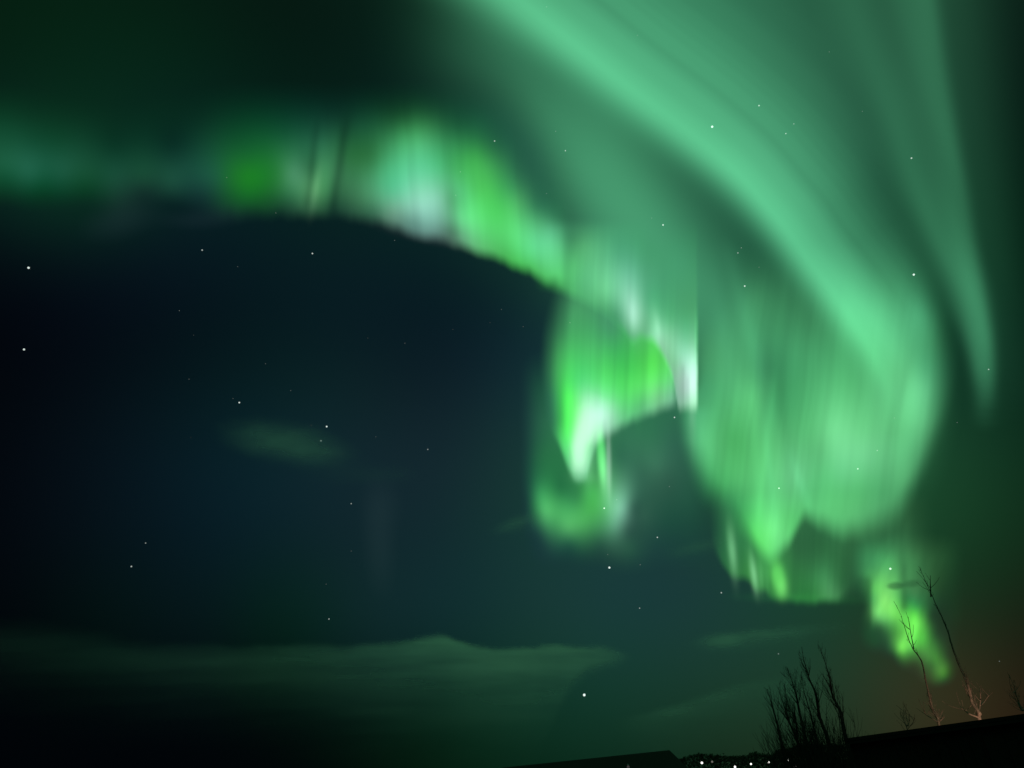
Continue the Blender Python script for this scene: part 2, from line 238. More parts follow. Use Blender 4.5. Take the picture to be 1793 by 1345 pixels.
T_FRINGE = [(1255,930,0.0105,0.0727,0.019), (1275,940,0.0188,0.131,0.0296), (1290,970,0.0189,0.138,0.0257), (1300,940,0.021,0.152,0.0341), (1310,1000,0.0264,0.174,0.0228), (1330,990,0.0317,0.202,0.0345), (1340,1020,0.0239,0.165,0.0211), (1350,1000,0.0376,0.253,0.0393), (1385,1000,0.0213,0.133,0.0234), (1390,1040,0.017,0.13,0.0181), (1400,960,0.0142,0.068,0.0175), (1420,990,0.0189,0.105,0.0252), (1440,1010,0.0378,0.2,0.0566), (1440,1035,0.0441,0.219,0.0572), (1455,1035,0.0544,0.227,0.0713), (1420,1045,0.017,0.137,0.02), (1470,1020,0.0192,0.097,0.0255), (1480,980,0.0146,0.0695,0.0189), (1500,940,0.0163,0.0646,0.0217), (1500,1010,0.0128,0.054,0.0181), (1520,960,0.0168,0.0795,0.0265), (1540,930,0.0145,0.0553,0.0199), (1580,900,0.0159,0.0563,0.0203), (1620,880,0.00814,0.0232,0.00837), (1560,950,0.0193,0.087,0.0313), (1510,1030,0.00546,0.0224,0.00805), (1440,950,0.0141,0.0707,0.0192), (1460,930,0.0205,0.097,0.0327), (1640,820,0.0117,0.0403,0.0145), (1660,880,0.00414,0.0214,0.00771), (1640,940,0.00703,0.0238,0.00855), (1600,960,0.0177,0.0708,0.0255), (1690,800,0.00835,0.0343,0.0123)]
#</TONES>
def f_band(x, y):                              # the broad band from the top centre down and round into the curl
    path = [(745, -120), (870, -20), (990, 75), (1110, 168), (1215, 250), (1290, 314), (1345, 375), (1392, 437), (1440, 503), (1485, 566), (1525, 628), (1553, 692), (1562, 760)]
    tab = [(40, 190, .24), (36, 178, .29), (31, 166, .30), (28, 150, .30), (26, 132, .31), (25, 122, .31), (23, 110, .31), (22, 94, .30), (21, 90, .29), (20, 80, .25), (19, 58, .15), (22, 40, .05), (26, 34, .0)]
    crest = (.07, .12, .13, .11, .12, .15, .15, .14, .16, .18, .17, .12, .0)
    s, d = along(x, y, path); n = np.arange(len(path)); Tb = np.array(tab)
    wl, wr, A, K = pchip(n, Tb[:, 0], s), pchip(n, Tb[:, 1], s), pchip(n, Tb[:, 2], s), pchip(n, crest, s)
    # streaks that follow the band, wandering slowly along it
    st = rays(d + 10 * rays(s * 40, 72, 60, 2), 77, 34, 3) - .5
    fade = sst(-12, 20, d)
    body = A * np.where(d < 0, np.exp(-.5 * (d / wl) ** 2), np.exp(-.5 * (np.abs(d) / wr) ** 2.2)) * (1 + .42 * st * fade)
    E = col(body, TEAL)
    ck = d - 9 - 4 * (rays(s * 40, 79, 50, 2) - .5)
    E += col(K * np.where(ck < 0, np.exp(-.5 * (ck / (wl * .62)) ** 2), np.exp(-.5 * (ck / 34) ** 2)), TEAL * np.array([.95, 1, .95]))
    # a second rib inside the band low down, and the bright outer limb
    E += col(band(x, y, [(1430, 420, 16, 18, .0), (1500, 510, 16, 18, .05), (1555, 590, 15, 17, .08), (1590, 660, 14, 16, .07), (1600, 730, 14, 16, .04), (1592, 800, 16, 16, .0)]), TEAL)
    E += col(band(x, y, [(1540, 400, 40, 34, .0), (1590, 500, 32, 26, .06), (1622, 600, 28, 20, .12), (1628, 680, 26, 20, .12), (1612, 760, 32, 24, .08), (1585, 830, 40, 28, .04), (1540, 900, 50, 30, .0)]), TEAL)
    w = sst(480, 760, y)[..., None]
    return E * (1 - w + w * np.array([.88, .92, .72]))
def f_ray(x, y):                               # faint fan of rays outside the band
    E = col(band(x, y, [(1440, -160, 34, 40, .03), (1505, 40, 32, 36, .05), (1560, 176, 28, 30, .07), (1598, 301, 24, 26, .09), (1638, 402, 20, 24, .11), (1684, 502, 20, 22, .15), (1706, 577, 15, 18, .16), (1716, 635, 12, 15, .13), (1720, 690, 11, 13, .05), (1722, 760, 14, 15, .0)]), MIST)
    E += col(band(x, y, [(1600, -160, 24, 14, .06), (1624, 0, 26, 14, .075), (1640, 120, 24, 14, .075), (1668, 280, 20, 13, .08), (1690, 402, 18, 12, .08), (1718, 540, 13, 10, .09), (1732, 640, 9, 9, .06), (1732, 720, 10, 10, .0)]), MIST)
    E += col(band(x, y, [(1540, -160, 22, 24, .03), (1575, 0, 22, 24, .035), (1610, 160, 20, 20, .035), (1650, 330, 16, 16, .035), (1690, 470, 12, 12, .03), (1710, 560, 10, 10, .0)]), MIST)
    E += col(band(x, y, [(1640, -160, 90, 50, .025), (1690, 200, 70, 50, .025), (1745, 560, 40, 40, .02), (1760, 760, 40, 40, .0)]), MIST)
    fine = rays(x - .28 * y - .00022 * y * y, 23, 60, 2)
    return E * (.82 + .36 * fine)[..., None]
def f_veil(x, y):                              # diffuse light inside and beyond the bands
    E = col(blob(x, y, 1400, 60, 200, 250, 20), MIST * .062)
    E += col(band(x, y, [(800, -60, 60, 60, .02), (860, 20, 60, 70, .05), (925, 120, 50, 80, .10), (985, 215, 46, 85, .17), (1050, 310, 56, 72, .23), (1120, 400, 76, 62, .25), (1190, 490, 80, 58, .23), (1250, 570, 60, 60, .18), (1300, 640, 60, 60, .10), (1330, 700, 60, 60, .0)]), MIST)
    E += col(blob(x, y, 1200, 250, 250, 170, 42), MIST * .035)
    E += col(blob(x, y, 840, 95, 75, 60, 45), MIST * .035)
    return E
def f_body(x, y):                              # the glowing mass the band curls into
    lx = pchip([400, 540, 640, 720, 830, 900, 990], [1224, 1226, 1220, 1202, 1224, 1248, 1272], y)
    lw = pchip([500, 700, 800, 900], [20, 22, 34, 40], y); left = sst(-lw, lw, x - lx - 10 * (rays(y, 4, 40, 2) - .5))
    bx = [1180, 1230, 1275, 1300, 1325, 1350, 1378, 1396, 1412, 1440, 1480, 1520, 1560, 1600, 1640, 1690]
    by = [740, 850, 890, 915, 955, 978, 955, 922, 902, 914, 926, 920, 895, 845, 760, 640]
    yb = pchip(bx, by, x) + 20 * (rays(x, 3, 34, 3) - .5)
    soft = pchip([1180, 1270, 1310, 1350, 1400, 1440, 1500, 1600, 1700], [80, 66, 34, 26, 24, 32, 38, 56, 70], x)
    m = left * sst(-soft * .9, soft * .7, yb - y) * sst(1686, 1596, x + .12 * (y - 700))
    E = tones(x, y, T_BODY) * (m * silk(x, y, 5, 12, .12) * sst(400, 560, y))[..., None]
    # faint rays that reach up into the darker lane, thin bright threads
    E += col(blob(x, y, 1268, 600, 12, 80, -8), TEAL * .04) + col(blob(x, y, 1305, 560, 10, 90, -14), TEAL * .045) + col(blob(x, y, 1332, 640, 9, 70, -10), TEAL * .025)
    E += col(blob(x, y, 1322, 770, 6, 90, -3), LEAF * np.array([1.6, 1, 1.3]) * .06) + col(blob(x, y, 1347, 815, 5, 60, -6), TEAL * .06) + col(blob(x, y, 1401, 845, 6, 40, -20), TEAL * .07)
    E *= (1 - .22 * gs(x - 1374 - .05 * (y - 760), 8) * gs(y - 750, 60) - .18 * gs(x - 1340, 7) * gs(y - 690, 50) - .14 * gs(x - 1580 + .25 * (y - 680), 6) * gs(y - 680, 60))[..., None]
    return E
def f_fringe(x, y):                            # low curtain with short bright rays under the body
    bx = [1225, 1255, 1272, 1283, 1310, 1322, 1340, 1370, 1410, 1455, 1470, 1500, 1540, 1600, 1700]
    by = [880, 965, 996, 1010, 1020, 1035, 1038, 1052, 1056, 1056, 1046, 1042, 1046, 1050, 1050]
    yb = pchip(bx, by, x) + 16 * (rays(x, 14, 22, 3) - .5)
    so = pchip([1225, 1280, 1460, 1500, 1700], [30, 11, 11, 26, 60], x)
    m = sst(-so, so, yb - y) * sst(1235, 1275, x + .0 * y) * sst(1660, 1560, x) * sst(800, 930, y)
    E = tones(x, y, T_FRINGE, 16, 22) * (m * silk(x, y, 15, 7, .04))[..., None]
    E += col(blob(x, y, 1283, 968, 4.5, 28, -5), np.array([.40, 1, .5]) * .26) + col(blob(x, y, 1277, 955, 3, 22, -5), np.array([.3, 1, .4]) * .07)
    E += col(blob(x, y, 1320, 1006, 4, 21, -8), np.array([.42, 1, .52]) * .34) + col(blob(x, y, 1333, 1012, 3, 18, -4), np.array([.3, 1, .4]) * .11) + col(blob(x, y, 1343, 1016, 3, 18, -4), np.array([.25, 1, .35]) * .06)
    E += col(blob(x, y, 1363, 1012, 9.5, 22, -8, 2.8), LIME * .38) + col(blob(x, y, 1370, 1032, 7, 13, 0), LIME * np.array([1.5, 1, 1.5]) * .24)
    E += col(blob(x, y, 1410, 1050, 60, 6, 2), VIVID * .05)
    return E
def f_patch(x, y):                             # yellow-green knot low over the trees
    lane = 1 - .50 * gs(x - 1583 - .02 * (y - 1030), 6) * sst(950, 1000, y) * sst(1082, 1060, y)
    lane = lane * (1 - .62 * blob(x, y, 1568, 1026, 13, 6, -3, 5)) * (1 - .45 * blob(x, y, 1596, 1022, 14, 5.5, -8, 4))
    E = tones(x, y, T_KNOT, 9, 11, .8, .02) * 1.18
    E *= (sst(1480, 1522, x) * sst(1700, 1650, x) * sst(925, 985, y) * sst(1215, 1188, y))[..., None]
    E *= (1 - (1 - sst(1519, 1531, x)) * .5 * sst(1000, 1020, y) * sst(1120, 1090, y))[..., None]
    fold = rays(x + .5 * y, 91, 15, 3); f2 = rays(x + .06 * y, 94, 10, 2)
    E = E * (lane * (.78 + .26 * fold + .18 * f2))[..., None]
    E += col(blob(x, y, 1600, 1112, 3.5, 20, 14), LIME * .12)
    return E
def f_arc(x, y):                               # the long arc, sharp below, fading upward
    bx = [-260, 0, 200, 380, 500, 600, 680, 730, 790, 850, 900, 950, 1000, 1040]
    by = [372, 372, 376, 378, 378, 380, 393, 408, 424, 447, 468, 486, 497, 505]
    wob = 15 * (rays(x, 55, 30, 3) - .5)
    so = pchip(bx, [40, 40, 40, 26, 18, 15, 15, 14, 14, 14, 14, 15, 18, 30], x)
    edge = sst(-so, so, pchip(bx, by, x) + wob - y)
    E = tones(x, y, T_ARC, 22, 26) * (edge * (1 + (silk(x, y, 51, 11, -.08) - 1) * .55 * sst(360, 720, x)) * sst(110, pchip([-300, 380, 600, 1100], [230, 240, 262, 262], x), y) * sst(1010, 975, x))[..., None]
    E += col(blob(x, y, 553, 330, 4.5, 26, 10), np.array([.5, 1, .55]) * .07)
    slit = (1 - .42 * gs(x - 590 + .15 * (y - 320), 6.5) * sst(180, 240, y)) * (1 - .28 * gs(x - 545 + .12 * (y - 300), 5) * sst(190, 240, y) * sst(385, 350, y))
    E += col(blob(x, y, 212, 384, 44, 22, -18) + .7 * blob(x, y, 345, 386, 40, 12, 0) + .5 * blob(x, y, 400, 372, 26, 12, 0), np.array([.42, .75, 1.0]) * .010)
    E += col(blob(x, y, 750, 416, 60, 8, 12), np.array([.8, .8, 1.0]) * .010)
    gap = 1 - .30 * gs(x - 991 - .05 * (y - 430), 8) * sst(330, 390, y)
    return E * (gap * slit)[..., None]
def f_curl(x, y):                              # the folded curl in the middle
    right = sst(1223, 1217.5, x + 1.5 * (rays(y, 66, 30, 3) - .5))
    sk = silk(x, y, 33, 7, .04)
    # upper limb: a pale fold running down to the sharp edge
    ue = pchip([930, 990, 1010, 1040, 1070, 1092, 1108, 1122, 1140, 1152, 1165, 1178, 1190, 1225], [500, 512, 520, 536, 556, 576, 596, 590, 592, 606, 630, 660, 716, 716], x) + 5 * (rays(x, 67, 12, 2) - .5)
    up = sst(-13, 13, ue - y) * sst(360, 440, y) * sst(930, 985, x)
    E = tones(x, y, T_LIMB, 14, 24) * (up * right * sk)[..., None]
    E += col(blob(x, y, 1108, 556, 6, 26, -8) * right, LAV * .08) + col(blob(x, y, 1152, 576, 4, 22, -10), WHITE * .08)
    E += col(blob(x, y, 1212, 668, 4.5, 50) * right, WHITE * .14) + col(gs(x - 1219.5, 2.2) * sst(520, 600, y) * sst(715, 690, y), LEAF * np.array([1.4, 1, 1.2]) * .14)
    E *= (1 - .20 * gs(x - 1196, 2.5) * sst(630, 650, y) - .14 * gs(x - 1204, 2) * sst(650, 670, y))[..., None]
    # green interior: a dome that brightens downward
    lx = pchip([500, 540, 600, 660, 720, 760, 800, 840], [1000, 984, 968, 963, 964, 972, 988, 1002], y)
    yb = pchip([940, 975, 986, 997, 1010, 1026, 1036, 1046, 1062, 1090, 1130, 1180, 1225], [735, 778, 806, 832, 843, 838, 804, 778, 762, 746, 728, 710, 704], x) + 5 * (rays(x, 68, 10, 2) - .5)
    so = pchip([520, 640, 740, 800], [34, 22, 12, 8], y)
    ins = sst(-so, so, x - lx) * sst(-12, 16, yb - y) * (1 - up * sst(1000, 1100, x) * .0) * sst(-10, 14, y - ue + 4) * sst(1190, 1176, x)
    E += tones(x, y, T_DOME, 15, 22) * (ins * sk)[..., None]
    E += col(blob(x, y, 995, 722, 7, 46, -5, 2.6) * sst(-6, 6, x - lx - 4), VIVID * .12) + col(gs(x - 1062, 5) * gs(y - 680, 50) + gs(x - 1118, 4) * gs(y - 690, 34), VIVID * .04)
    # white tongue
    E += col(band(x, y, [(1050, 690, 16, 24, .0), (1042, 708, 18, 24, .12), (1034, 728, 18, 24, .36), (1024, 752, 15, 20, .54), (1016, 778, 12, 13, .60), (1015, 802, 11.5, 11, .56), (1015, 820, 11, 10, .38), (1014, 832, 10, 9, .14), (1012, 846, 6, 7, .0)], 3.0, 2.4), WHITE * np.array([1.02, 1, 1.0]))
    E += col(blob(x, y, 1056, 728, 17, 22) * sst(-10, 14, yb + 6 - y), LAV * .14)
    E += col(blob(x, y, 1033, 808, 6.5, 32, 4), np.array([.30, 1, .45]) * .14) + col(blob(x, y, 1022, 836, 14, 7), np.array([.4, 1, .55]) * .08)
    # thin rays under it
    E += col(blob(x, y, 1053, 797, 6, 36, -3, 3.0), VIVID * np.array([1.6, 1, 1.5]) * .52) + col(blob(x, y, 1057, 826, 5, 22, -3), np.array([.4, 1, .5]) * .26)
    E += col(blob(x, y, 1066, 808, 3.2, 44, -1, 2.6), WHITE * .20) + col(blob(x, y, 1063, 844, 6, 26), np.array([.4, 1, .55]) * .10)
    E += col(blob(x, y, 953, 893, 8, 24, -10), LEAF * np.array([1.5, 1, 1.4]) * .06) + col(blob(x, y, 1086, 884, 14, 26, 8), np.array([.6, 1, .8]) * .06)
    # faint bowl below and the dim light between the curl and the body
    E += 1.08 * tones(x, y, T_BOWL, 16, 22, .6, .015) * ((1 - ins) * (1 - up * sst(1000, 1020, x)) * (.9 + .1 * sk) * sst(895, 940, x) * sst(1275, 1200, x) * sst(1030, 960, y) * sst(600, 700, y))[..., None]
    return E
def f_streak(x, y):                            # lone faint streak in the dark sky
    return col(blob(x, y, 664, 950, 20, 62, -3) * .0075 + blob(x, y, 672, 880, 26, 30) * .004, np.array([.55, 1, 1.0]))
AURORA = [  # name, label, field, x0, x1, y0, y1, photo pixels per step, distance factor
    ("aurora_band", f_band, (560, 1900, -240, 960), 5),
    ("aurora_fan", f_ray, (1380, 1860, -240, 800), 5),
    ("aurora_veil", f_veil, (400, 2000, -240, 820), 8),
    ("aurora_swirl", f_body, (1160, 1740, 400, 1030), 4),
    ("aurora_fringe", f_fringe, (1215, 1660, 850, 1075), 3),
    ("aurora_knot", f_patch, (1470, 1720, 900, 1230), 3),
    ("aurora_arc", f_arc, (-260, 1060, 20, 560), 4),
    ("aurora_curl", f_curl, (880, 1290, 370, 1060), 3),
    ("aurora_streak", f_streak, (560, 780, 700, 1120), 6),
]
#</FIELDS>
# ---------------------------------------------------------------- helpers
def tag(o, label=None, cat=None, group=None, kind=None):
    if label: o['label'] = label
    if cat: o['category'] = cat
    if group: o['group'] = group
    if kind: o['kind'] = kind
    return o
def link(name, me, mat=None, parent=None):
    o = bpy.data.objects.new(name, me); COL.objects.link(o)
    if mat is not None and not me.materials: me.materials.append(mat)
    if parent is not None: o.parent = parent
    return o
def mesh_of(name, verts, faces, smooth=False):
    me = bpy.data.meshes.new(name); me.from_pydata([tuple(v) for v in verts], [], faces); me.update()
    if smooth: me.polygons.foreach_set('use_smooth', [True] * len(me.polygons))
    return me
def empty(name, loc):
    o = bpy.data.objects.new(name, None); COL.objects.link(o); o.location = loc; o.empty_display_size = .3; return o
def at(x, y, depth):                          # the point seen at photo pixel (x, y), `depth` metres north of the camera
    d = direction(x, y); return Vector(d * (depth / d[1])) + Vector((0, 0, CAM_Z))
def at_height(x, y, z):                       # the point seen at photo pixel (x, y) at height z
    d = direction(x, y); return Vector(d * ((z - CAM_Z) / d[2])) + Vector((0, 0, CAM_Z))
def principled(name, colr, rough=.9, noise=0.0, scale=8.0, bump=0.0):
    m = bpy.data.materials.new(name); m.use_nodes = True; nt = m.node_tree; b = nt.nodes['Principled BSDF']
    b.inputs['Roughness'].default_value = rough; b.inputs['Base Color'].default_value = (*colr, 1)
    b.inputs['Specular IOR Level'].default_value = .2
    if noise:
        tc = nt.nodes.new('ShaderNodeTexCoord'); n = nt.nodes.new('ShaderNodeTexNoise'); n.inputs['Scale'].default_value = scale; n.inputs['Detail'].default_value = 6
        nt.links.new(tc.outputs['Object'], n.inputs['Vector'])
        r = nt.nodes.new('ShaderNodeValToRGB'); r.color_ramp.elements[0].position = .35; r.color_ramp.elements[1].position = .68
        r.color_ramp.elements[0].color = (*[c * (1 - noise) for c in colr], 1); r.color_ramp.elements[1].color = (*[min(1, c * (1 + noise)) for c in colr], 1)
        nt.links.new(n.outputs['Fac'], r.inputs[0]); nt.links.new(r.outputs[0], b.inputs['Base Color'])
        if bump:
            bp = nt.nodes.new('ShaderNodeBump'); bp.inputs['Strength'].default_value = bump
            nt.links.new(n.outputs['Fac'], bp.inputs['Height']); nt.links.new(bp.outputs[0], b.inputs['Normal'])
    return m
def emitter(name, colr, strength):
    m = bpy.data.materials.new(name); m.use_nodes = True; nt = m.node_tree; nt.nodes.clear()
    e = nt.nodes.new('ShaderNodeEmission'); o = nt.nodes.new('ShaderNodeOutputMaterial')
    e.inputs[0].default_value = (*colr, 1); e.inputs[1].default_value = strength
    nt.links.new(e.outputs[0], o.inputs[0]); m.cycles.emission_sampling = 'NONE'; return m

# ---------------------------------------------------------------- aurora sheets: real surfaces hung on a shell high above the ground
def glow_material():
    m = bpy.data.materials.new("aurora_light"); m.use_nodes = True; nt = m.node_tree; nt.nodes.clear()
    a = nt.nodes.new('ShaderNodeAttribute'); a.attribute_name = 'glow'
    e = nt.nodes.new('ShaderNodeEmission'); t = nt.nodes.new('ShaderNodeBsdfTransparent'); s = nt.nodes.new('ShaderNodeAddShader'); o = nt.nodes.new('ShaderNodeOutputMaterial')
    nt.links.new(a.outputs['Color'], e.inputs[0]); nt.links.new(e.outputs[0], s.inputs[0]); nt.links.new(t.outputs[0], s.inputs[1]); nt.links.new(s.outputs[0], o.inputs[0])
    m.cycles.emission_sampling = 'NONE'; return m
def shell(D, height, flat=.22):
    z = D[..., 2]; return D * (height / np.sqrt(z * z + flat * flat))[..., None]
def sheet(name, dom, step, height, field, attr, mat, thr, relief=0.0):
    x0, x1, y0, y1 = dom
    nx = int((x1 - x0) / step) + 1; ny = int((y1 - y0) / step) + 1
    x, y = np.meshgrid(np.linspace(x0, x1, nx), np.linspace(y0, y1, ny))
    F = field(x, y)
    if F.ndim == 2: F = np.repeat(F[..., None], 3, -1)
    mg = 12.0 * step                                              # light dies out before the rim of the sheet
    edge = sst(0, mg, x - x0) * sst(0, mg, x1 - x) * sst(0, mg, y - y0) * sst(0, mg, y1 - y)
    F = np.clip(F, 0, None) * edge[..., None]; mx = F.max(-1)
    F = F * (np.clip(mx - thr, 0, None) / (mx + 1e-9))[..., None]
    P = shell(direction(x, y), height)
    if relief: P = P * (1 + relief * (rays(x, 41, 170) - .5 + rays(y, 42, 60) - .5))[..., None]
    P[..., 2] += CAM_Z
    lit = F.max(-1) > 0
    q = lit[:-1, :-1] | lit[1:, :-1] | lit[:-1, 1:] | lit[1:, 1:]
    J, I = np.nonzero(q); a = J * nx + I
    quads = np.stack([a, a + 1, a + nx + 1, a + nx], 1)
    used = np.unique(quads); remap = np.full(nx * ny, -1); remap[used] = np.arange(len(used))
    quads = remap[quads]; V = P.reshape(-1, 3)[used]; Fc = F.reshape(-1, 3)[used]
    me = bpy.data.meshes.new(name); me.vertices.add(len(V)); me.vertices.foreach_set('co', V.astype(np.float32).ravel())
    n = len(quads); me.loops.add(4 * n); me.loops.foreach_set('vertex_index', quads.astype(np.int32).ravel())
    me.polygons.add(n); me.polygons.foreach_set('loop_start', np.arange(0, 4 * n, 4, dtype=np.int32))
    me.update(calc_edges=True); me.polygons.foreach_set('use_smooth', [True] * n)
    at_ = me.attributes.new(attr, 'FLOAT_COLOR', 'POINT')
    at_.data.foreach_set('color', np.concatenate([Fc, np.ones((len(Fc), 1))], 1).astype(np.float32).ravel())
    return link(name, me, mat)
GLOW = glow_material()
LABELS = {
    'aurora_band': "broad bright green aurora band sweeping down from the top edge with a sharp inner edge",
    'aurora_fan': "thin pale aurora rays fanning down outside the broad band, ending in a point",
    'aurora_veil': "diffuse green aurora glow filling the gaps around the broad band",
    'aurora_swirl': "large rounded aurora curl with vertical streaks hanging below the broad band",
    'aurora_fringe': "low faint aurora curtain with short bright rays under the rounded curl",
    'aurora_knot': "yellow-green aurora knot glowing low behind the tall bare treetops",
    'aurora_arc': "long aurora arc with sharp lower edge, vivid green and one pale pillar",
    'aurora_curl': "vivid green folded aurora with white streaks hanging in the middle of the sky",
    'aurora_streak': "very faint upright aurora streak alone in the dark sky above the cloud bank",
}
for i, (name, fld, dom, step) in enumerate(AURORA):
    o = sheet(name, dom, step, 5200.0 + 420.0 * i, fld, 'glow', GLOW, .0015)
    tag(o, LABELS[name], 'aurora', 'aurora sheets in the night sky')

# ---------------------------------------------------------------- clouds: thin sheets of scattering mist lit by the aurora and the added overhead glow
def cloud_material():
    m = bpy.data.materials.new("cloud_mist"); m.use_nodes = True; nt = m.node_tree; nt.nodes.clear()
    a = nt.nodes.new('ShaderNodeAttribute'); a.attribute_name = 'mist'
    tl = nt.nodes.new('ShaderNodeBsdfTranslucent'); df = nt.nodes.new('ShaderNodeBsdfDiffuse'); t = nt.nodes.new('ShaderNodeBsdfTransparent')
    tl.inputs[0].default_value = (.9, .9, .9, 1); df.inputs[0].default_value = (.9, .9, .9, 1)
    m1 = nt.nodes.new('ShaderNodeMixShader'); m1.inputs[0].default_value = .6; m2 = nt.nodes.new('ShaderNodeMixShader'); o = nt.nodes.new('ShaderNodeOutputMaterial')
    nt.links.new(tl.outputs[0], m1.inputs[1]); nt.links.new(df.outputs[0], m1.inputs[2])
    nt.links.new(a.outputs['Color'], m2.inputs[0]); nt.links.new(t.outputs[0], m2.inputs[1]); nt.links.new(m1.outputs[0], m2.inputs[2]); nt.links.new(m2.outputs[0], o.inputs[0])
    return m
#<CLOUDS>
def noise2(x, y, seed, wx, wy):
    def one(x, y, sd):
        R = np.random.RandomState(sd).rand(64, 64); X = x / wx + 37.0; Y = y / wy + 37.0
        i = np.floor(X).astype(int); j = np.floor(Y).astype(int); fx = X - i; fy = Y - j
        fx = fx * fx * (3 - 2 * fx); fy = fy * fy * (3 - 2 * fy)
        g = lambda a, b: R[b % 64, a % 64]
        return (g(i, j) * (1 - fx) + g(i + 1, j) * fx) * (1 - fy) + (g(i, j + 1) * (1 - fx) + g(i + 1, j + 1) * fx) * fy
    v = one(x, y, seed); v = v + .5 * one(x * 2.03, y * 2.03, seed + 1) + .25 * one(x * 4.1, y * 4.1, seed + 2); return v / 1.75
def c_bank(x, y):
    yt = pchip([-300, 0, 150, 300, 420, 560, 690, 722, 745, 765, 782, 800, 850, 900, 932, 952, 975, 1010, 1060, 1110], [1092, 1098, 1118, 1138, 1138, 1133, 1127, 1120, 1114, 1113, 1115, 1122, 1133, 1138, 1138, 1131, 1129, 1133, 1134, 1143], x)
    so = pchip([-300, 0, 300, 600, 900, 1110], [40, 36, 22, 9, 5, 5], x)
    yt = yt + pchip([-300, 500, 700, 1110], [9, 9, 11, 12], x) * (noise2(x, y, 5, 46, 34) - .5)
    top = sst(-so, so * 1.3, y - yt)
    low = np.exp(-(np.clip(y - yt - 12, 0, None) / pchip([-300, 0, 400, 800, 1000, 1110], [70, 62, 52, 80, 55, 22], x)) ** 1.2)
    amp = pchip([-300, 0, 200, 400, 600, 760, 900, 1040, 1112], [.08, .11, .17, .28, .46, .76, .92, .82, 0], x)
    ue = pchip([900, 955, 985, 1005, 1040, 1080, 1108], [1420, 1290, 1222, 1188, 1164, 1151, 1141], x) + 14 * (noise2(x, y, 15, 40, 30) - .5); und = sst(-26, 12, ue - y)              # ragged underside on the east end
    return amp * top * low * (.45 + .95 * noise2(x + 2.5 * y, y + .02 * x, 9, 150, 15)) * und
def c_wisp(x, y):
    return .40 * blob(x, y + 14 * (noise2(x, y, 3, 60, 30) - .5), 500, 776, 76, 25, 11, 3.4) * (.45 + 1.0 * noise2(x, y, 12, 70, 22)) + .06 * blob(x, y, 650, 834, 60, 12, 0)
def c_strip(x, y):
    return .42 * blob(x, y, 1268, 1122, 24, 9, -4, 2.6) + .32 * blob(x, y, 1345, 1110, 76, 7, -7) * (.5 + noise2(x, y, 21, 40, 14)) + .12 * blob(x, y, 1320, 1124, 60, 11, -8)
def c_shred(x, y):
    return .26 * blob(x, y, 908, 914, 26, 7, -22) + .09 * blob(x, y, 890, 930, 24, 5, -6)
def c_scrap(x, y):
    return .22 * blob(x, y, 1222, 958, 34, 7, -14) + .06 * blob(x, y, 1235, 993, 28, 5, 0)
def c_low(x, y):
    yt = pchip([1060, 1180, 1250, 1330, 1400, 1480], [1262, 1236, 1212, 1190, 1184, 1190], x)
    return .36 * sst(-8, 12, y - yt) * np.exp(-np.clip(y - yt - 6, 0, None) / 26) * sst(1060, 1190, x) * sst(1480, 1350, x) * (.6 + .8 * noise2(x, y, 31, 80, 16))
CLOUDS = [
    ("cloud_bank", c_bank, (-300, 1150, 1030, 1420), 5, 900.0, "low green-tinged cloud bank with a bright humped top lying along the horizon"),
    ("cloud", c_wisp, (340, 760, 690, 880), 5, 1900.0, "small faint oval cloud alone in the dark sky above the cloud bank"),
    ("cloud", c_strip, (1190, 1500, 1075, 1165), 3, 1100.0, "thin pale strip of cloud above the dark cluster of bare trees"),
    ("cloud", c_shred, (840, 980, 880, 950), 3, 1600.0, "tiny cloud shred touching the lower outer edge of the folded aurora"),
    ("cloud", c_scrap, (1130, 1320, 920, 1010), 3, 1500.0, "dim cloud scrap beside the short bright rays of the low aurora curtain"),
    ("cloud", c_low, (1050, 1500, 1165, 1340), 4, 700.0, "dim slanting cloud just above the lamps, reaching the dark cluster of bare trees"),
]
#</CLOUDS>
MIST_M = cloud_material()
for name, fld, dom, step, hgt, lab in CLOUDS:
    tag(sheet(name, dom, step, hgt, fld, 'mist', MIST_M, .004, .02), lab, 'cloud')

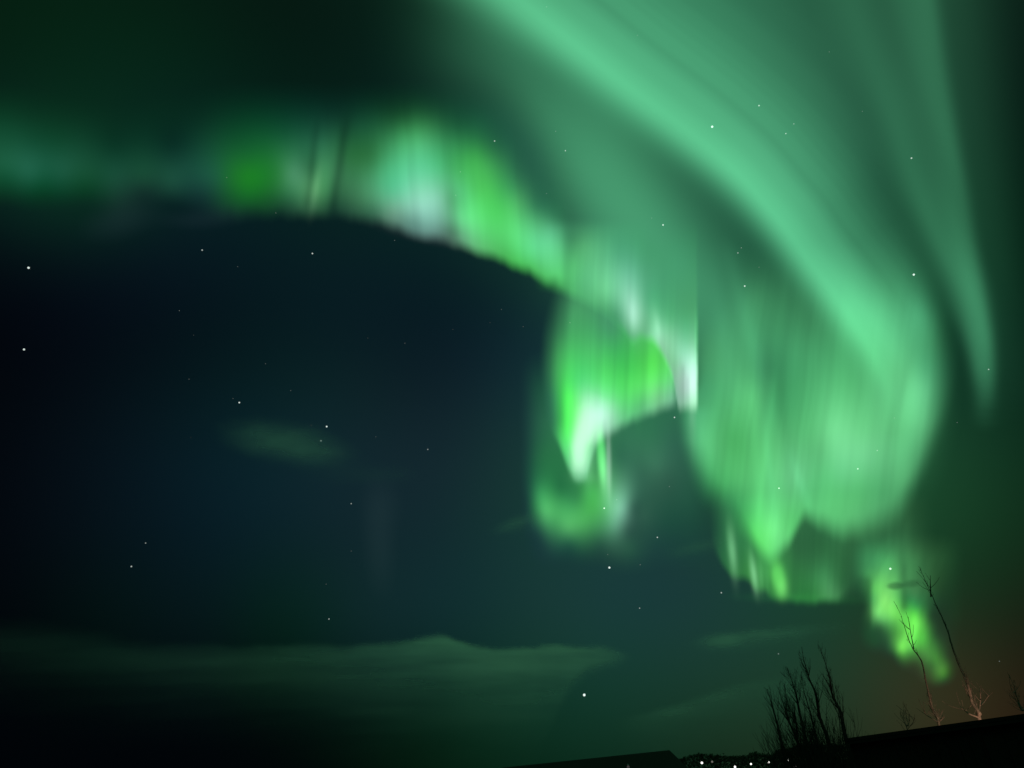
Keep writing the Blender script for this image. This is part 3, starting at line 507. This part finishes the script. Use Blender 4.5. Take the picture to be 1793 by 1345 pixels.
# ---------------------------------------------------------------- stars
STAR_R = 60000.0
STARS = [  # photo x, y, radius in photo pixels, strength, label key
    (1023, 1217, 2.7, 1.0, "brightest white star, alone low over the cloud bank's pointed end"),
    (50, 469, 2.2, .85, "bright star near the left edge, the upper of the two there"),
    (42, 612, 2.0, .75, "bright star near the left edge, the lower of the two there"),
    (1247, 222, 2.3, .9, "bright star on the broad aurora band's upper half"),
    (1600, 481, 2.1, .9, "bright star in the dark lane outside the broad aurora band"),
    (1067, 994, 2.1, .9, "bright star just below the folded aurora's faint bowl"),
    (1559, 996, 2.1, .85, "bright star directly above the yellow-green aurora knot"),
    (572, 747, 1.7, .75, "bright star just above the end of the small oval cloud"),
    (419, 705, 1.6, .7, "bright star above the start of the small oval cloud"),
    (1304, 501, 1.6, .7, "clear star in the dark lane inside the broad aurora band"),
    (1161, 394, 1.6, .7, "clear star on the diffuse glow above the white aurora streaks"),
    (547, 444, 1.5, .6, "clear star just under the middle of the long aurora arc"),
    (354, 438, 1.5, .4, "dimmer star just under the long arc's left half"),
    (230, 992, 1.6, .38, "dim star in the dark left sky, lower of a slanting pair"),
    (255, 951, 1.3, .26, "dim star in the dark left sky, upper of a slanting pair"),
    (1058, 890, 1.6, .8, "clear star inside the greyish end of the folded aurora's bowl"),
    (1329, 185, 1.5, .55, "star on the broad band up from its brightest star"),
    (1596, 277, 1.6, .55, "star on the thin rays outside the broad aurora band"),
    (1181, 731, 1.5, .6, "star just beneath the sharp lower corner of the folded aurora"),
    (1364, 855, 1.5, .7, "star on the rounded aurora curl above its pointed lobe"),
    (1502, 821, 1.5, .6, "star on the rounded curl's broad lower part"),
    (1263, 1038, 1.4, .45, "star in dark sky left of the short bright rays"),
    (1151, 941, 1.4, .5, "star in the dim gap between folded aurora and rounded curl"),
    (866, 247, 1.4, .45, "star at the top edge of the arc's vivid slanted sheet"),
    (990, 264, 1.3, .45, "star at the near edge of the diffuse inner glow"),
    (1376, 234, 1.3, .45, "lower star of a close pair on the broad band"),
    (1390, 217, 1.1, .3, "upper star of a close pair on the broad band"),
    (562, 772, 1.3, .4, "faint star on the end of the small oval cloud"),
    (615, 882, 1.3, .3, "faint star in dark sky beneath the small oval cloud"),
    (576, 1084, 1.4, .3, "faint star just above the cloud bank's upper edge"),
    (1731, 647, 1.3, .4, "faint star at the tip of the thin outer rays"),
    (1120, 1065, 1.2, .35, "faint star in dark sky above the cloud bank's pointed end"),
    (749, 787, 1.3, .25, "faint star alone between the oval cloud and the folded aurora"),
    (1292, 443, 1.2, .4, "lower of two close faint stars in the dark inner lane"),
    (1298, 434, 1.0, .25, "upper of two close faint stars in the dark inner lane"),
    (1363, 1145, 1.0, .3, "faint star among the tops of the dark tree cluster"),
    (1750, 1158, 1.0, .15, "faint star low over the shed beside the tall bare trees"),
    (1536, 789, 1.1, .35, "faint star at the rounded curl's outer side"),
]
FAINT = [((314, 544, .22), (416, 467, .14), (691, 421, .2), (709, 601, .16), (644, 592, .10), (331, 664, .14), (465, 637, .14), (858, 565, .1), (878, 542, .14), (793, 577, .1),
          (339, 587, .1), (408, 698, .14), (509, 684, .12), (545, 745, .12), (600, 794, .14), (658, 765, .14), (615, 965, .12), (571, 1023, .16), (334, 766, .1), (916, 572, .16)),
         ((806, 301, .35), (798, 342, .25), (397, 311, .2), (483, 373, .2)),
         ((973, 230, .28), (957, 339, .2), (957, 12, .25), (1116, 62, .2), (1452, 91, .2), (1510, 195, .2), (1141, 382, .22), (1329, 468, .2)),
         ((998, 565, .3), (1080, 875, .35), (1172, 852, .25), (1121, 989, .28), (1064, 971, .2), (1566, 732, .25), (1676, 740, .2))]
FAINT_L = ["pinprick faint star in the dark sky between the long arc and the cloud bank", "pinprick faint star on the long aurora arc itself",
           "pinprick faint star on the broad band or its diffuse glow", "pinprick faint star around the folded aurora or the rounded curl"]
def star_mesh():
    bm = bmesh.new(); bmesh.ops.create_icosphere(bm, subdivisions=2, radius=1.0); me = bpy.data.meshes.new('star'); bm.to_mesh(me); bm.free(); return me
_star = {}
def star(x, y, rad, stren, lab):
    key = round(stren * 20)
    if key not in _star:
        _star[key] = star_mesh(); _star[key].materials.append(emitter('starlight', (.86, 1.0, .93), max(.05, key / 20)))
    o = bpy.data.objects.new('star', _star[key]); COL.objects.link(o)
    d = direction(x, y); o.location = Vector(d * STAR_R) + Vector((0, 0, CAM_Z))
    k = 1.0 / float(d @ FX); s = STAR_R / FPX / k * rad * .86; o.scale = (s, s, s)
    tag(o, lab, 'star', 'stars in the night sky')
for s in STARS: star(*s)
for L, lab in zip(FAINT, FAINT_L):
    for x, y, e in L: star(x, y, .85, e * .7, lab)

# ---------------------------------------------------------------- ground and far hill
EARTH = principled('dark_winter_grass', (.012, .013, .009), .95, .5, .6, .4)
def ground():
    n = 48; R = [0, 10, 20, 40, 80, 150, 300, 700, 2000, 6000, 20000]; V = [(0, 0, 0)]; Fs = []
    rnd = random.Random(4)
    for k, r in enumerate(R[1:]):
        for j in range(n):
            a = 2 * math.pi * j / n; V.append((r * math.cos(a), r * math.sin(a), rnd.uniform(-.04, .04) if r < 100 else 0))
    for j in range(n): Fs.append((0, 1 + j, 1 + (j + 1) % n))
    for k in range(len(R) - 2):
        a, b = 1 + k * n, 1 + (k + 1) * n
        for j in range(n): Fs.append((a + j, b + j, b + (j + 1) % n, a + (j + 1) % n))
    tag(link('ground', mesh_of('ground', V, Fs, True), EARTH), kind='structure')
ground()
HILL = principled('dark_hillside', (.010, .012, .008), .95, .5, .02)
def hill():
    xs = np.arange(-700, 1500, 8.0); V = []; Fs = []; m = 7
    rz = 6.0 + 5.0 * rays(xs, 61, 160, 4)
    for i, X in enumerate(xs):
        for k in range(m):
            t = k / (m - 1); h = math.sin(math.pi * t) ** .8
            V.append((X, 900 + 260 * t, rz[i] * h - .5))
    for i in range(len(xs) - 1):
        for k in range(m - 1):
            a = i * m + k; Fs.append((a, a + 1, a + m + 1, a + m))
    tag(link('hill', mesh_of('hill', V, Fs, True), HILL), kind='structure')
hill()

# ---------------------------------------------------------------- buildings
def boxes(name, blist, mat, parent=None):
    V = []; Fs = []
    for (a, b, c, d, e, f) in blist:
        k = len(V); V += [(a, c, e), (b, c, e), (b, d, e), (a, d, e), (a, c, f), (b, c, f), (b, d, f), (a, d, f)]
        Fs += [(k, k + 3, k + 2, k + 1), (k + 4, k + 5, k + 6, k + 7), (k, k + 1, k + 5, k + 4), (k + 1, k + 2, k + 6, k + 5), (k + 2, k + 3, k + 7, k + 6), (k + 3, k, k + 4, k + 7)]
    return link(name, mesh_of(name, V, Fs), mat, parent)
DARKWALL = principled('dark_stained_boards', (.006, .0055, .005), .8, .4, 6, .2)
DARKROOF = principled('black_roofing_felt', (.005, .005, .005), .95, .4, 10, .2)
DARKTRIM = principled('dark_trim', (.005, .005, .005), .9)
PANE = principled('dark_glass', (.01, .011, .012), .1)
def shed():
    # near corner and far corner of the long eave, read off its edge against the sky
    A = at_height(1478, 1292.6, 2.6); B = at_height(1793, 1249.0, 2.6)
    ax = Vector((B.x - A.x, B.y - A.y, 0)); ln = ax.length; ax.normalize()
    root = empty('shed', (A.x, A.y, 0)); root.rotation_euler = (0, 0, math.atan2(ax.y, ax.x))
    tag(root, "long low shed whose straight roof edge shows black in front of the tall bare trees", 'shed')
    L = ln + 9.0
    # local x runs along the eave; the camera lies on local -y
    dep = 2.0
    boxes('wall', [(.04, L - .25, .2, dep - .3, 0, 2.459)], DARKWALL, root)
    rf = boxes('roof', [(0, L, 0, dep, 2.46, 2.585)], DARKROOF, root)
    boxes('fascia', [(.02, L - .02, .01, .05, 2.343, 2.457)], DARKTRIM, root)
    boxes('batten', [(x, x + .05, .16, .198, .05, 2.3) for x in np.arange(.06, L - .4, .45)], DARKWALL, root)
    boxes('door', [(6.02, 6.36, .13, .159, .04, 2.05)], DARKTRIM, root)
    return root
shed()
def house():
    depth = 90.0
    R0 = at(1172, 1313.5, depth); R1 = at(880, 1345, depth + 2)
    zr = R0.z; hx = abs(R0.x - R1.x); E = at(1203, 1342, depth - 3)
    root = empty('house', (R0.x, depth, 0)); tag(root, "long low dark house with a hipped roof standing below the brightest star", 'house')
    half = 4.2; ez = E.z - .3; hip = E.x - R0.x
    y0, y1 = -half, half; xl = -hx
    V = [(hip, y0, ez), (hip, y1, ez), (xl - hip, y1, ez), (xl - hip, y0, ez), (0, 0, zr), (xl, 0, zr), (hip, y0, ez - .18), (hip, y1, ez - .18), (xl - hip, y1, ez - .18), (xl - hip, y0, ez - .18)]
    Fs = [(0, 1, 4), (1, 2, 5, 4), (2, 3, 5), (3, 0, 4, 5), (0, 3, 9, 6), (1, 0, 6, 7), (2, 1, 7, 8), (3, 2, 8, 9), (6, 9, 8, 7)]
    link('roof', mesh_of('roof', V, Fs), DARKROOF, root)
    boxes('wall', [(xl - hip + .5, hip - .5, y0 + .5, y1 - .5, 0, ez - .19)], DARKWALL, root)
    for wx in (-4.6, -9.5, -14.0):
        w = boxes('window', [(wx - .65, wx + .65, y0 + .42, y0 + .49, .95, 2.15)], DARKTRIM, root)
        boxes('pane', [(wx - .55, wx - .04, y0 + .405, y0 + .418, 1.05, 2.05), (wx + .04, wx + .55, y0 + .405, y0 + .418, 1.05, 2.05)], PANE, w)
house()

# ---------------------------------------------------------------- bare trees
def tube(V, Fs, pts, rad, sides=6):
    n0 = len(V)
    for i, p in enumerate(pts):
        t = (pts[min(i + 1, len(pts) - 1)] - pts[max(i - 1, 0)]).normalized()
        a = t.cross(Vector((0, 1, 0.01))).normalized(); b = t.cross(a)
        for k in range(sides):
            th = 2 * math.pi * k / sides; V.append(p + (a * math.cos(th) + b * math.sin(th)) * rad[i])
    for i in range(len(pts) - 1):
        for k in range(sides):
            Fs.append((n0 + i * sides + k, n0 + i * sides + (k + 1) % sides, n0 + (i + 1) * sides + (k + 1) % sides, n0 + (i + 1) * sides + k))
    Fs.append(tuple(n0 + k for k in range(sides))); Fs.append(tuple(n0 + (len(pts) - 1) * sides + k for k in reversed(range(sides))))
def wander(rnd, p, d, ln, n, bend=.18, up=.12):
    pts = [p.copy()]; d = d.normalized()
    for i in range(n):
        d = (d + Vector((rnd.uniform(-bend, bend), rnd.uniform(-bend, bend), rnd.uniform(-bend, bend) + up))).normalized()
        pts.append(pts[-1] + d * (ln / n))
    return pts
BARK_D = principled('dark_bark', (.012, .010, .008), .95, .4, 14, .4)
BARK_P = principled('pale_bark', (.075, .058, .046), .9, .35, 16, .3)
def tree(px, depth, r0, label, group, bark, seed, limbs=(), twigs=30, spread=.8, reach=1.0):
    rnd = random.Random(seed)
    pts = [at(x, y, depth) for x, y in px]
    base = Vector((pts[0].x + (pts[0].x - pts[1].x) * .1, depth, 0)); P = [base] + pts
    for i in range(2, len(P)): P[i] = P[i] + Vector((rnd.uniform(-.015, .015), rnd.uniform(-.2, .2), 0))
    # subdivide for a slightly crooked stem
    S = [Vector(v) for v in spline([tuple(p) for p in P], 6)]; n = len(S)
    S = [p + Vector((rnd.uniform(-1, 1), rnd.uniform(-1, 1), 0)) * .010 * (i > 0) for i, p in enumerate(S)]
    rad = [max(.008, r0 * (1 - i / (n - 1)) ** 1.0) for i in range(n)]
    root = empty('bare_tree', base); tag(root, label, 'tree', group)
    loc = lambda q: [p - base for p in q]
    V = []; Fs = []; tube(V, Fs, loc(S), rad, 7); link('trunk', mesh_of('trunk', V, Fs, True), bark, root)
    # limbs read from the photograph
    for lp in limbs:
        Q = [at(x, y, depth + rnd.uniform(-.3, .3)) for x, y in lp]; Q = [Vector(v) for v in spline([tuple(p) for p in Q], 4)]
        V = []; Fs = []; r = r0 * .42
        tube(V, Fs, loc(Q), [max(.01, r * (1 - .8 * i / (len(Q) - 1))) for i in range(len(Q))], 5)
        for k in range(5):
            i = rnd.randrange(1, len(Q)); d = Vector((rnd.uniform(-1, 1), rnd.uniform(-1, 1), rnd.uniform(.2, 1)))
            T = wander(rnd, Q[i], d, rnd.uniform(.3, .9), 4); tube(V, Fs, loc(T), [.012, .010, .008, .007, .006], 4)
        link('branch', mesh_of('branch', V, Fs, True), bark, root)
    V = []; Fs = []
    H = (S[-1] - base).length
    for k in range(twigs):
        t = rnd.uniform(.16, .97); i = int(t * (n - 1)); d0 = (S[min(i + 1, n - 1)] - S[i - 1]).normalized()
        a = rnd.uniform(0, 2 * math.pi); side = Vector((math.cos(a), math.sin(a), 0))
        ln = reach * (.35 + 1.5 * (1 - t)) * rnd.uniform(.5, 1.1)
        Q = wander(rnd, S[i], side * spread + d0, ln, 6, .16, .14); r = min(rad[i] * .5, .010 + .012 * ln)
        tube(V, Fs, loc(Q), [max(.0045, .8 * r * (1 - .75 * j / 6)) for j in range(7)], 4)
        for m in range(int(2 + 3 * ln)):
            j = rnd.randrange(2, 7); dd = (Q[j] - Q[j - 1]).normalized() + Vector((rnd.uniform(-.8, .8), rnd.uniform(-.8, .8), rnd.uniform(-.1, .6)))
            T = wander(rnd, Q[j], dd, ln * rnd.uniform(.2, .5), 4, .2, .1); tube(V, Fs, loc(T), [.006, .006, .005, .005, .004], 3)
    link('twigs', mesh_of('twigs', V, Fs, True), bark, root)
    return root
G1, G2 = 'bare trees in the dark cluster', 'tall bare trees behind the shed'
D1 = 42.0
CL = [([(1369, 1306), (1362, 1270), (1353, 1235), (1344, 1206)], .10, "outermost slim bare tree of the dark cluster, on the side of the lamps", 26),
      ([(1396, 1300), (1383, 1264), (1372, 1236), (1364, 1203)], .09, "second slim bare tree of the dark cluster counting from the lamps", 34),
      ([(1397, 1300), (1392, 1264), (1384, 1236), (1372, 1205)], .08, "short bare tree pressed close behind the cluster's second stem", 34),
      ([(1412, 1298), (1401, 1246), (1392, 1217), (1387, 1196), (1377, 1170)], .10, "middle bare tree of the dark cluster, rising from its densest twigs", 44),
      ([(1431, 1298), (1420, 1249), (1413, 1220), (1402, 1180)], .08, "thin bare tree between the cluster's middle and its tall stems", 34),
      ([(1450, 1297), (1437, 1255), (1427, 1216), (1418, 1190), (1410, 1156), (1403, 1133)], .12, "tall bare tree of the dark cluster, next to its outermost one by the shed", 36),
      ([(1482, 1296), (1472, 1255), (1467, 1235), (1459, 1216), (1450, 1187), (1443, 1155), (1436, 1132)], .12, "tall bare tree of the dark cluster standing against the shed's end", 40)]
for i, (px, r0, lab, tw) in enumerate(CL):
    tree(px, D1 + (i % 3) * .9, r0, lab, G1, BARK_D, 20 + i, (), tw, .55, 1.0)
tree([(1646, 1275), (1642, 1258), (1634, 1236), (1626, 1212), (1612, 1158), (1600, 1137), (1588, 1109), (1577, 1079), (1564, 1053)], 36.0, .065,
     "tall bare tree whose top crosses the yellow-green aurora knot", G2, BARK_P, 51,
     [[(1643, 1265), (1630, 1257), (1622, 1252), (1617, 1245)], [(1645, 1263), (1650, 1259), (1654, 1255)], [(1600, 1136), (1595, 1110), (1590, 1080)]], 34, .45, .38)
tree([(1716, 1262), (1711, 1250), (1702, 1230), (1698, 1216), (1690, 1197), (1678, 1164), (1667, 1134), (1654, 1102), (1640, 1070), (1627, 1037), (1617, 1013), (1608, 992)], 35.0, .085,
     "tallest bare tree, pale lit lower trunk, rising past the aurora knot's side", G2, BARK_P, 52,
     [[(1713, 1256), (1697, 1250), (1690, 1245), (1683, 1240)], [(1713, 1250), (1716, 1235), (1717, 1220), (1716, 1212)], [(1717, 1235), (1724, 1228), (1731, 1218)], [(1630, 1045), (1629, 1025), (1629, 1008)]], 36, .45, .40)
tree([(1800, 1255), (1792, 1243), (1784, 1225), (1777, 1208), (1768, 1180)], 35.5, .05, "short pale bare tree at the picture's edge behind the shed", G2, BARK_P, 53, [[(1790, 1243), (1781, 1230), (1771, 1208)]], 26, .6, .5)
tree([(1590, 1282), (1588, 1270), (1586, 1250), (1583, 1232)], 36.5, .03, "small thin sapling behind the shed roof, beside the lit trees", G2, BARK_P, 54, [[(1590, 1276), (1598, 1266), (1602, 1258)]], 18, .7, .5)

def shrub(name, px, depth, w, h, label, group, seed, n):
    rnd = random.Random(seed); b = at(px, 1300, depth); base = Vector((b.x, depth, 0)); root = empty(name, base); tag(root, label, 'shrub', group)
    V = []; Fs = []
    for k in range(n):
        p = Vector((rnd.gauss(0, w * .3), rnd.gauss(0, .4), 0)); d = Vector((rnd.uniform(-.55, .55) , rnd.uniform(-.4, .4), 1))
        Q = wander(rnd, p, d, h * rnd.uniform(.55, 1.1), 6, .14, .1); tube(V, Fs, Q, [.018, .016, .014, .011, .009, .007, .005], 4)
        for m in range(6):
            j = rnd.randrange(1, 6); dd = (Q[j + 1] - Q[j]).normalized() + Vector((rnd.uniform(-.8, .8), rnd.uniform(-.8, .8), rnd.uniform(0, .5)))
            T = wander(rnd, Q[j], dd, h * rnd.uniform(.15, .4), 4, .2, .1); tube(V, Fs, T, [.008, .007, .006, .005, .004], 3)
    link('stems', mesh_of('stems', V, Fs, True), BARK_D, root)
SH = [(1377, 1.6, 2.6, 70), (1402, 1.8, 3.4, 105), (1424, 1.8, 3.8, 135), (1447, 1.6, 2.9, 80), (1472, 1.7, 2.6, 60)]
SL = ["dense leafless shrub at the foot of the cluster's outermost tree by the lamps", "dense leafless shrub under the cluster's second and middle trees", "tallest leafless shrub in the dark heart of the tree cluster", "leafless shrub at the foot of the cluster's tall inner tree", "leafless shrub at the foot of the tree against the shed's end"]
for i, ((px, w, h, n), lab) in enumerate(zip(SH, SL)):
    shrub('bare_shrub', px, D1 - 1 + (i % 2) * .7, w, h, lab, 'leafless shrubs under the tree cluster', 70 + i, n)

# far treeline: one unbroken mass of bushes beyond the lamps
def treeline():
    rnd = random.Random(9); V = []; Fs = []
    top = [(1180, 1333), (1200, 1327), (1222, 1322), (1250, 1324), (1280, 1326), (1305, 1325), (1318, 1319), (1335, 1322), (1350, 1323), (1366, 1314), (1380, 1312), (1400, 1306)]
    D = 330.0
    for k in range(14000):
        px = rnd.uniform(1150, 1480); yt = float(pchip([t[0] for t in top], [t[1] for t in top], np.array(px)))
        p = at(px, yt, D); z = p.z * (1 - rnd.random() ** 1.6) + rnd.gauss(0, .2); c = Vector((p.x, D + rnd.uniform(-4, 4), max(.1, z)))
        s = rnd.uniform(.3, .8); n0 = len(V)
        for m in range(3): V.append(c + Vector((rnd.uniform(-s, s), rnd.uniform(-s, s), rnd.uniform(-s, s))))
        Fs.append((n0, n0 + 1, n0 + 2))
    tag(link('treeline', mesh_of('treeline', V, Fs), principled('dark_brush', (.02, .024, .016), .95, .4, 3)), "dark far line of bushes behind the row of lamps", 'treeline', kind='stuff')
treeline()

# ---------------------------------------------------------------- street lamps of the settlement
STEEL = principled('galvanised_steel', (.09, .09, .09), .5)
BULB = emitter('lamp_glow', (1.0, .97, .9), 1.6); DIM = emitter('dim_lamp_glow', (1.0, .93, .82), .16); FAINTL = emitter('faint_lamp_glow', (1.0, .95, .9), .05)
def lathe(name, prof, mat, parent, seg=12, off=(0, 0, 0)):
    V = []; Fs = []
    for r, z in prof:
        for k in range(seg): a = 2 * math.pi * k / seg; V.append((off[0] + r * math.cos(a), off[1] + r * math.sin(a), off[2] + z))
    for i in range(len(prof) - 1):
        for k in range(seg): Fs.append((i * seg + k, i * seg + (k + 1) % seg, (i + 1) * seg + (k + 1) % seg, (i + 1) * seg + k))
    Fs.append(tuple(reversed(range(seg)))); Fs.append(tuple((len(prof) - 1) * seg + k for k in range(seg)))
    return link(name, mesh_of(name, V, Fs, True), mat, parent)
def lamp(px, py, depth, rad, mat, label):
    p = at(px, py, depth); h = p.z; root = empty('street_lamp', (p.x, p.y, 0)); tag(root, label, 'street lamp', 'street lamps along the horizon')
    lathe('pole', [(.16, 0), (.16, .5), (.09, .6), (.06, h - rad - .12), (.06, h - rad - .02)], STEEL, root)
    lathe('lamp_holder', [(.10, h - rad - .02), (.18, h - rad + .03), (.2, h - rad + .06)], STEEL, root)
    lathe('globe', [(max(.01, rad * math.sin(t)), h - rad * math.cos(t)) for t in np.linspace(.3, math.pi - .02, 9)], mat, root)
    lathe('lamp_cap', [(.14, h + rad + .004), (.10, h + rad + .08), (.02, h + rad + .14)], STEEL, root)
for a in [(1229, 1336, 190, .27, BULB, "lit street lamp standing apart at the left end of the row"),
          (1287, 1343, 190, .25, BULB, "lit street lamp, lowest in the row, second from its left end"),
          (1315, 1338, 200, .23, BULB, "lit street lamp in the middle of the row"),
          (1346, 1335, 200, .22, BULB, "lit street lamp just beside the last one under the tree cluster"),
          (1380, 1331, 200, .22, BULB, "lit street lamp directly under the tree cluster's outermost tree"),
          (1391, 1343, 150, .42, DIM, "dim blurred street lamp below the tree cluster"),
          (1247, 1334, 260, .3, DIM, "very faint street lamp next to the one standing apart"),
          (1100, 1343, 80, .13, FAINTL, "dim lamp in front of the long dark house")]:
    lamp(*a)

# a warm yard lamp behind the shed, hidden by its roof, lights the tree trunks there
def yard_light():
    l = bpy.data.lights.new('yard_light', 'SPOT'); l.energy = 950; l.color = (1.0, .62, .42); l.spot_size = math.radians(64); l.spot_blend = 1.0; l.shadow_soft_size = .08
    o = bpy.data.objects.new('yard_light', l); COL.objects.link(o)
    p = at(1722, 1290, 33.2); o.location = (p.x + .6, p.y - .6, 1.2)
    t = at(1700, 1256, 35.2); o.rotation_euler = (t - o.location).to_track_quat('-Z', 'Y').to_euler()
yard_light()
